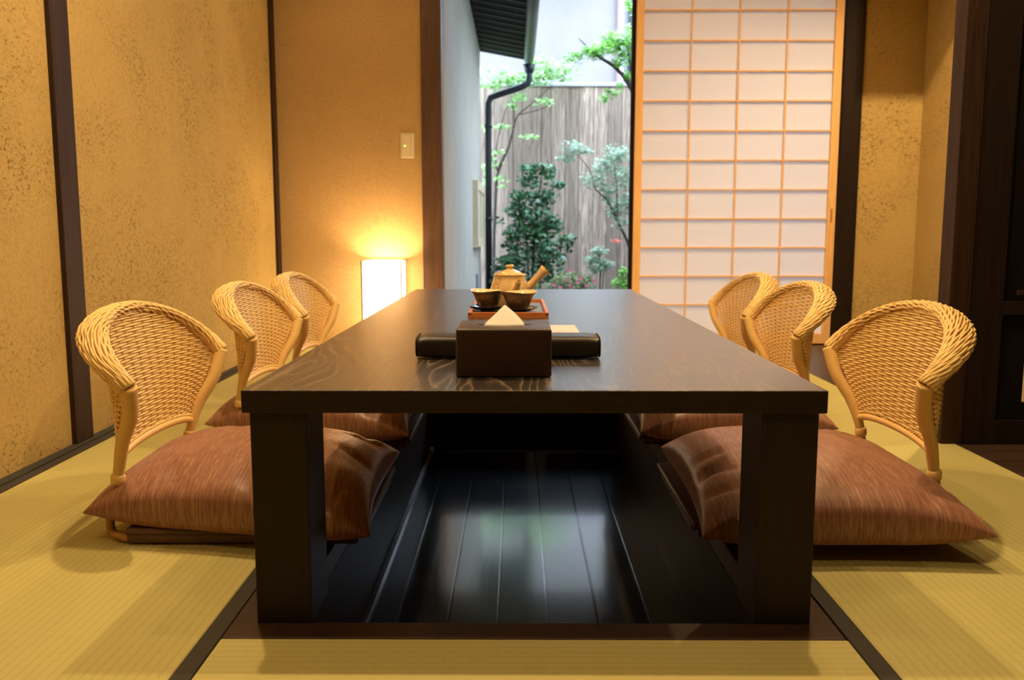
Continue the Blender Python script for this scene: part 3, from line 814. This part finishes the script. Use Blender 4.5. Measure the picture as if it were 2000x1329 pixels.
# neighbouring wing with grey wall, eave and gutter
WX = -.402
struct('wall_outside', B(WX - .1, WX, YB + .101, 9.66, -.25, 2.62), M_outwall, 'grey plastered outside wall running back along the garden')
bm = bmesh.new()
# soffit, sloping down towards its edge
def slab(bm, pts, th):
    vs = [bm.verts.new(p) for p in pts]; vt = [bm.verts.new((p[0], p[1], p[2] + th)) for p in pts]
    bm.faces.new(list(reversed(vs))); bm.faces.new(vt)
    for k in range(len(pts)): bm.faces.new((vs[k], vs[(k + 1) % len(pts)], vt[(k + 1) % len(pts)], vt[k]))
t = thing('eave_roof', 'dark boarded eave over the grey garden wall', 'roof', (WX, 7.3, 2.50))
bm = bmesh.new(); slab(bm, [(-.6, -2.3, .06 + .09), (.49, -2.3, -.045), (.49, 2.34, -.045), (-.6, 2.34, .15)], .09)
obj('soffit', bm, M_soffit, t)
y = -2.1
while y < 2.34:
    bm = bmesh.new(); slab(bm, [(-.0, y - .012, .036), (.48, y - .012, -.052), (.48, y + .012, -.052), (.0, y + .012, .036)], .012); y += .21
    obj('soffit_batten', bm, M_soffit_s, t)
bm = bmesh.new(); tube(bm, [(.53, -2.3, -.03), (.53, 2.38, -.035)], .055, 16)
g = obj('rain_gutter', bm, M_gutter, t); 
t2 = thing('downpipe', 'black rain pipe bending down from the gutter to the ground', 'pipe', (0, 9.55, -.25))
pts = [at(1034, 132, 9.6), at(1034, 150, 9.6), at(1031, 163, 9.6), at(1018, 170, 9.6), at(970, 186, 9.6), at(958, 191, 9.6), at(954, 202, 9.6), at(954, 300, 9.6)]
loc = Vector((0, 9.55, -.25)); pts = [p - loc for p in pts] + [Vector((pts[-1].x, pts[-1].y - 9.55, 0.0))]
bm = bmesh.new(); tube(bm, pts, .036, 14); obj('pipe', bm, M_pipe, t2)
bm = bmesh.new(); tube(bm, [pts[0] + Vector((0, 0, .03)), pts[0] + Vector((0, 0, -.06))], [.075, .042], 14); obj('pipe_funnel', bm, M_pipe, t2)
for z in (1.0, 2.0):
    bm = bmesh.new(); tube(bm, [Vector((pts[-1].x, pts[-1].y, z - .02)), Vector((pts[-1].x, pts[-1].y, z + .02))], .042, 14)
    obj('pipe_bracket', bm, M_pipe, t2)
struct('wall_sky_blocker_right', B(2.6, 2.75, YB + .1, 10.6, -.25, 5.6), M_outwall, 'unseen grey wall added right of the garden to cut the sky light')  # added out of view to narrow the sky over the garden
struct('wall_sky_blocker_upper', B(-3, 3, YB + .102, YB + .5, 2.70, 4.4), M_outwall, 'unseen grey block added above the garden opening to cut the sky light')  # added block, keeps low sky light off the fence
struct('ceiling_sky_blocker', B(-.4, 2.6, YB + .14, 6.2, 2.50, 2.60), M_soffit, 'unseen dark slab added over the garden opening to shade the garden')  # added slab out of view, darkens the lower garden
# little window in the outside wall
t = struct('window_1', B(WX - .02, WX + .03, 7.93, 9.55, .47, 1.08), M_windowf, 'small pale wood-framed window low in the grey wall')
bm = bmesh.new()
for a in ((7.93, 9.55, 1.00, 1.08), (7.93, 9.55, .47, .54), (7.93, 8.08, .54, 1.0), (9.40, 9.55, .54, 1.0), (8.70, 8.78, .54, 1.0)): box(bm, WX + .0305, WX + .05, a[0], a[1], a[2], a[3], .004)
obj('window_frame', bm, M_windowf, t)
bm = bmesh.new(); box(bm, WX + .0303, WX + .034, 8.081, 9.399, .541, .999)
obj('pane', bm, m_simple('grey_window_paper', (.62, .58, .48), .4), t)
bm = bmesh.new(); box(bm, WX, WX + .012, 8.45, 8.60, .02, .20, .004)
o = obj('wall_outlet', bm, m_simple('slate_blue_plastic', (.12, .15, .24), .5)); tag(o, 'thin slate-blue box low on the grey garden wall', 'wall box')
# fence
FY = 10.5
t = thing('board_fence', 'tall weathered cedar board fence closing the garden', 'fence', (.4, FY, -.25))
bm = bmesh.new(); x = -1.3; k = 0
while x < 3.0:
    box(bm, x - .004, x + .168 + .004, -.012 + .010 * (k % 2), .010 + .010 * (k % 2), 0, 2.56, .002); x += .168; k += 1
obj('fence_boards', bm, M_fence, t)
bm = bmesh.new(); box(bm, -1.3, 3.0, -.03, .04, 2.56, 2.60, .004); obj('cap_rail', bm, M_metal, t, label='grey metal cap rail')
# neighbour building
t = thing('neighbour_house', 'pale grey stucco house wall above the fence', 'house', (0, 13, -.25))
bm = B(-2.5, 1.6, -1.0, 3, 4.95, 5.05); obj('roof', bm, M_roofdark, t)  # unseen overhang, added to shade the stucco wall
bm = B(-2.5, 1.44, 0, 3, 0, 4.949); obj('stucco_wall', bm, M_bldg, t)
bm = B(1.44, 1.475, -.05, .05, 0, 4.95); obj('corner_beam', bm, M_beam, t, label='reddish brown corner beam')
bm = B(1.475, 1.53, -.04, .06, 0, 4.95); obj('corner_trim', bm, M_white, t, label='white vertical strip')
t = thing('dark_roofed_house', 'dark house with a white-edged roof seen between maple leaves', 'house', (2.3, 15, -.25))
obj('dark_wall', B(-.45, 3, 0, 2, 0, 5.4), M_roofdark, t)
bm = bmesh.new(); slab(bm, [(-.35, -.9, 3.65), (1.4, -.9, 3.65), (1.4, 0, 4.6), (.15, 0, 4.6)], .05); obj('roof_edge', bm, M_white, t, label='white sloping roof edge')

# foliage --------------------------------------------------------
def leaf_shape(kind):
    if kind == 'oval': return [(0, 0), (.28, .22), (.34, .5), (.22, .8), (0, 1.), (-.22, .8), (-.34, .5), (-.28, .22)]
    if kind == 'maple':
        o = []
        for k, (a, r) in enumerate([(-75, .55), (-55, .22), (-35, .85), (-17, .3), (0, 1.), (17, .3), (35, .85), (55, .22), (75, .55)]):
            a = math.radians(a); o.append((math.sin(a) * r, math.cos(a) * r))
        return [(0, -.05)] + o
    return [(0, 0), (.5, .5), (0, 1), (-.5, .5)]
def leaves(bm, blobs, size, kind, rnd, flat=.5, mi=0, dens=1.):
    shp = leaf_shape(kind)
    for (c, r, n) in blobs:
        c = Vector(c)
        for _ in range(int(n * dens)):
            while True:
                q = Vector((rnd.uniform(-1, 1), rnd.uniform(-1, 1), rnd.uniform(-1, 1)))
                if q.length <= 1: break
            q = q * (.55 + .45 * rnd.random()) if rnd.random() < .3 else q
            p = c + Vector((q.x * r[0], q.y * r[1], q.z * r[2]))
            s = size * rnd.uniform(.65, 1.25)
            nrm = Vector((rnd.gauss(0, flat), rnd.gauss(0, flat) - .35, 1)).normalized()
            d = nrm.orthogonal().normalized(); d = Matrix.Rotation(rnd.uniform(0, 2 * PI), 3, nrm) @ d; e = nrm.cross(d)
            vs = []
            for (a, b) in shp:
                vs.append(bm.verts.new(p + (e * a + d * (b - .5)) * s - nrm * (abs(a) * .25 * s)))
            f = bm.faces.new(vs); f.material_index = mi
def plant(name, label, cat, base, blobs, size, kind, m, stems, seed, flat=.5, extra=None, group=None, fol='foliage', dens=1.):
    rnd = random.Random(seed); base = Vector(base)
    t = thing(name, label, cat, base, 0, group)
    bm = bmesh.new(); leaves(bm, [(Vector(c) - base, r, n) for c, r, n in blobs], size, kind, rnd, flat, 0, dens)
    obj(fol, bm, m, t)
    if stems:
        bm = bmesh.new()
        for s in stems:
            r0, r1 = s[-1]; pts = cr([Vector(p) - base for p in s[:-1]], 5); n = len(pts)
            tube(bm, pts, [r0 + (r1 - r0) * i / (n - 1) for i in range(n)], 7)
        obj('branches', bm, M_bark, t)
    return t
def bl(px, py, Y, rx, rz, n, ry=None):
    k = Y / F; return (at(px, py, Y), (rx * k, (ry or rx * k * .7), rz * k), n)
GZ = -.25
def gp(px, Y): p = at(px, 560, Y); return Vector((p.x, Y, GZ))
# left tree (slender, pale leaves) rising in front of the fence
Y = 10.15
stems = [(gp(962, Y), at(966, 420, Y), at(972, 340, Y), at(992, 290, Y), at(1003, 250, Y), (.022, .012)),
         (at(1003, 250, Y), at(1012, 225, Y), at(1042, 200, Y), at(1080, 165, Y), (.011, .004)),
         (at(1005, 245, Y), at(1003, 210, Y), at(995, 180, Y), (.008, .003)),
         (at(972, 340, Y), at(968, 300, Y), at(980, 240, Y), at(995, 195, Y), (.009, .004)),
         (at(1012, 225, Y), at(1060, 212, Y), at(1078, 197, Y), (.006, .003))]
blobs = [bl(965, 152, Y, 40, 26, 190), bl(1010, 158, Y, 34, 22, 150), bl(1060, 128, Y, 30, 24, 130), bl(1048, 150, Y, 36, 20, 130), bl(1100, 140, Y, 34, 20, 110),
         bl(1000, 205, Y, 16, 12, 26), bl(1060, 200, Y, 26, 8, 34), bl(1015, 190, Y, 20, 10, 30), bl(975, 247, Y, 22, 7, 22), bl(1030, 266, Y, 26, 5, 22), bl(968, 298, Y, 18, 8, 22),
         bl(962, 320, Y, 22, 14, 40), bl(978, 350, Y, 22, 8, 20), bl(950, 250, Y, 8, 20, 14), bl(985, 364, Y, 14, 4, 10), bl(948, 345, Y, 8, 22, 16)]
plant('slender_tree', 'slender tree with pale green leaves rising beside the rain pipe', 'tree', gp(962, Y), blobs, .062, 'oval', M_leaf_pale, stems, 11, .55)
# camellia bush
Y = 9.45
blobs = [bl(1045, 328, Y, 34, 10, 55), bl(1035, 352, Y, 28, 18, 60), bl(1070, 340, Y, 18, 26, 40), bl(1092, 362, Y, 14, 8, 26), bl(1018, 385, Y, 30, 16, 70), bl(1062, 385, Y, 30, 18, 80),
         bl(1010, 410, Y, 26, 18, 70), bl(1045, 425, Y, 46, 26, 190), bl(1040, 455, Y, 44, 22, 150), bl(1060, 480, Y, 40, 24, 130), bl(1108, 468, Y, 18, 12, 30), bl(1110, 485, Y, 10, 10, 12), bl(1070, 505, Y, 36, 22, 110), bl(1020, 500, Y, 34, 26, 90),
         bl(990, 515, Y, 34, 20, 80), bl(978, 430, Y, 12, 8, 8), bl(1060, 535, Y, 50, 20, 110), bl(985, 540, Y, 30, 24, 90), bl(1005, 455, Y, 22, 20, 50), bl(1080, 440, Y, 20, 22, 50), bl(1000, 475, Y, 20, 18, 40)]
stems = [(gp(1040, Y), at(1042, 480, Y), at(1050, 400, Y), at(1060, 335, Y), (.02, .004)), (gp(1035, Y), at(1028, 470, Y), at(1015, 400, Y), (.014, .004)), (gp(1045, Y), at(1070, 490, Y), at(1108, 468, Y), (.012, .003))]
plant('camellia_bush', 'dense dark glossy-leaved bush in the middle of the garden', 'bush', gp(1040, Y), blobs, .060, 'oval', M_leaf_camellia, stems, 12, .7, dens=1.7)
# silver maple right
Y = 8.8
blobs = [bl(1118, 290, Y, 24, 16, 70), bl(1105, 308, Y, 18, 10, 34), bl(1145, 295, Y, 14, 8, 24), bl(1205, 300, Y, 30, 20, 110), bl(1180, 325, Y, 30, 18, 100), bl(1215, 345, Y, 26, 24, 110), bl(1160, 350, Y, 26, 20, 90),
         bl(1190, 370, Y, 20, 12, 50), bl(1222, 395, Y, 20, 24, 80), bl(1200, 410, Y, 16, 20, 50), bl(1185, 390, Y, 10, 14, 22), bl(1215, 435, Y, 18, 16, 44)]
stems = [(gp(1232, Y), at(1230, 520, Y), at(1228, 480, Y), at(1205, 430, Y), at(1188, 395, Y), at(1163, 370, Y), (.022, .006)), (at(1205, 430, Y), at(1205, 380, Y), at(1200, 320, Y), (.01, .003)), (at(1163, 370, Y), at(1150, 330, Y), at(1125, 300, Y), (.006, .003)), (at(1228, 480, Y), at(1238, 430, Y), at(1235, 380, Y), (.012, .004))]
plant('silvery_maple', 'silvery green maple leaning in beside the paper screen', 'tree', gp(1232, Y), blobs, .050, 'maple', M_leaf_silver, stems, 13, .45, dens=1.7)
Y = 9.0
blobs = [bl(1170, 490, Y, 18, 10, 40), bl(1158, 508, Y, 20, 10, 46), bl(1185, 516, Y, 18, 10, 36), bl(1165, 526, Y, 20, 8, 36)]
plant('small_maple', 'small grey-green shrub standing low before the fence', 'shrub', gp(1172, Y), blobs, .055, 'maple', M_leaf_silver, [(gp(1172, Y), at(1172, 520, Y), at(1170, 490, Y), (.01, .004)), (gp(1172, Y), at(1180, 530, Y), at(1188, 512, Y), (.008, .003))], 14, .4, dens=1.8)
# red sprig
plant('red_leaved_sprig', 'small sprig of red leaves against the fence', 'plant', gp(1205, 9.6), [bl(1204, 470, 9.6, 10, 3, 14)], .045, 'maple', M_redleaf, [(gp(1205, 9.6), at(1206, 520, 9.6), at(1204, 472, 9.6), (.005, .002))], 15, .3, fol='red_leaves')
# bright maple above, branch coming in from the right (trunk stands behind the screen)
Y = 7.6
tb = Vector((1.35, Y, GZ))
blobs = [bl(1205, 75, Y, 34, 18, 130), bl(1180, 95, Y, 44, 14, 120), bl(1225, 100, Y, 24, 22, 90), bl(1150, 105, Y, 34, 12, 70), bl(1120, 112, Y, 26, 12, 44), bl(1228, 150, Y, 12, 12, 30), bl(1195, 180, Y, 16, 10, 24), bl(1180, 192, Y, 14, 8, 16), bl(1210, 122, Y, 22, 8, 30), bl(1228, 8, Y, 12, 12, 26), bl(1255, 60, Y, 40, 60, 120), bl(1212, 165, Y, 12, 8, 12)]
stems = [(tb, tb + Vector((-.02, 0, 1.0)), tb + Vector((-.15, 0, 1.6)), at(1240, 185, Y), at(1205, 135, Y), at(1165, 108, Y), at(1130, 75, Y), (.045, .003)), (at(1240, 185, Y), at(1230, 120, Y), at(1222, 70, Y), (.012, .004)), (at(1205, 135, Y), at(1215, 100, Y), at(1180, 80, Y), (.006, .002))]
plant('green_maple', 'bright green maple branch reaching in at the top of the opening', 'tree', tb, blobs, .056, 'maple', M_leaf_maple, stems, 16, .5, dens=1.4)
# azalea with pink flowers
Y = 8.95
t = plant('azalea_bush', 'round clipped azalea bush dotted with pink flowers', 'bush', gp(1115, Y), [bl(1115, 560, Y, 50, 30, 1500, .17), bl(1115, 590, Y, 54, 34, 700, .2)], .034, 'oval', M_leaf_azalea, [(gp(1115, Y), at(1112, 580, Y), at(1108, 555, Y), (.015, .005)), (gp(1115, Y), at(1122, 580, Y), at(1130, 558, Y), (.012, .004))], 17, .8)
rnd = random.Random(5)
for (px, py) in ((1115, 528), (1107, 545), (1133, 541), (1160, 549), (1094, 560), (1114, 556), (1116, 563), (1128, 550), (1081, 556), (1146, 558), (1122, 568), (1100, 572)):
    bm = bmesh.new(); c = at(px, py + 1, Y - .21) - Vector(t.location)
    for k in range(3):
        cc = c + Vector((rnd.uniform(-.008, .008), rnd.uniform(-.006, .006), rnd.uniform(-.008, .008)))
        for j in range(5):
            a = 2 * PI * j / 5 + k; d1 = Vector((math.cos(a), -.45, math.sin(a))) * .019; d2 = Vector((math.cos(a + .6), -.5, math.sin(a + .6))) * .013; d3 = Vector((math.cos(a - .6), -.5, math.sin(a - .6))) * .013
            bm.faces.new([bm.verts.new(cc), bm.verts.new(cc + d2), bm.verts.new(cc + d1), bm.verts.new(cc + d3)])
    obj('flower', bm, M_petal, t)
Y = 8.3
plant('bright_green_shrub', 'bright green leafy shrub low beside the paper screen', 'shrub', gp(1225, Y), [bl(1220, 532, Y, 16, 12, 90), bl(1214, 552, Y, 24, 16, 160), bl(1232, 570, Y, 30, 24, 160)], .034, 'oval', M_leaf_maple, [(gp(1225, Y), at(1222, 570, Y), at(1220, 540, Y), (.01, .003))], 18, .7)
plant('low_fern', 'small green plant peeping out below the teapot handle', 'plant', gp(1048, 9.0), [bl(1046, 555, 9.0, 10, 12, 50), bl(1040, 580, 9.0, 18, 20, 60)], .036, 'oval', M_leaf_maple, None, 19, .7)
def rock(px, py, Y, r, seed, label):
    bm = bmesh.new(); bmesh.ops.create_icosphere(bm, subdivisions=3, radius=1); rnd = random.Random(seed)
    ds = [(Vector((rnd.gauss(0, 1), rnd.gauss(0, 1), rnd.gauss(0, 1))).normalized(), rnd.uniform(.72, .95)) for _ in range(14)]
    for v in bm.verts:
        for d, k in ds:
            s = v.co.dot(d)
            if s > k: v.co -= d * (s - k)
        v.co = Vector((v.co.x * r[0], v.co.y * r[1], v.co.z * r[2]))
    o = obj('garden_rock', bm, M_rock); p = at(px, py, Y); o.location = (p.x, Y, GZ + r[2] * .75); tag(o, label, 'rock')
rock(1200, 560, 8.45, (.10, .09, .15), 1, 'pale grey garden rock beside the bright green shrub')
rock(1030, 580, 8.3, (.3, .2, .16), 2, 'low dark garden rock left of the azalea')
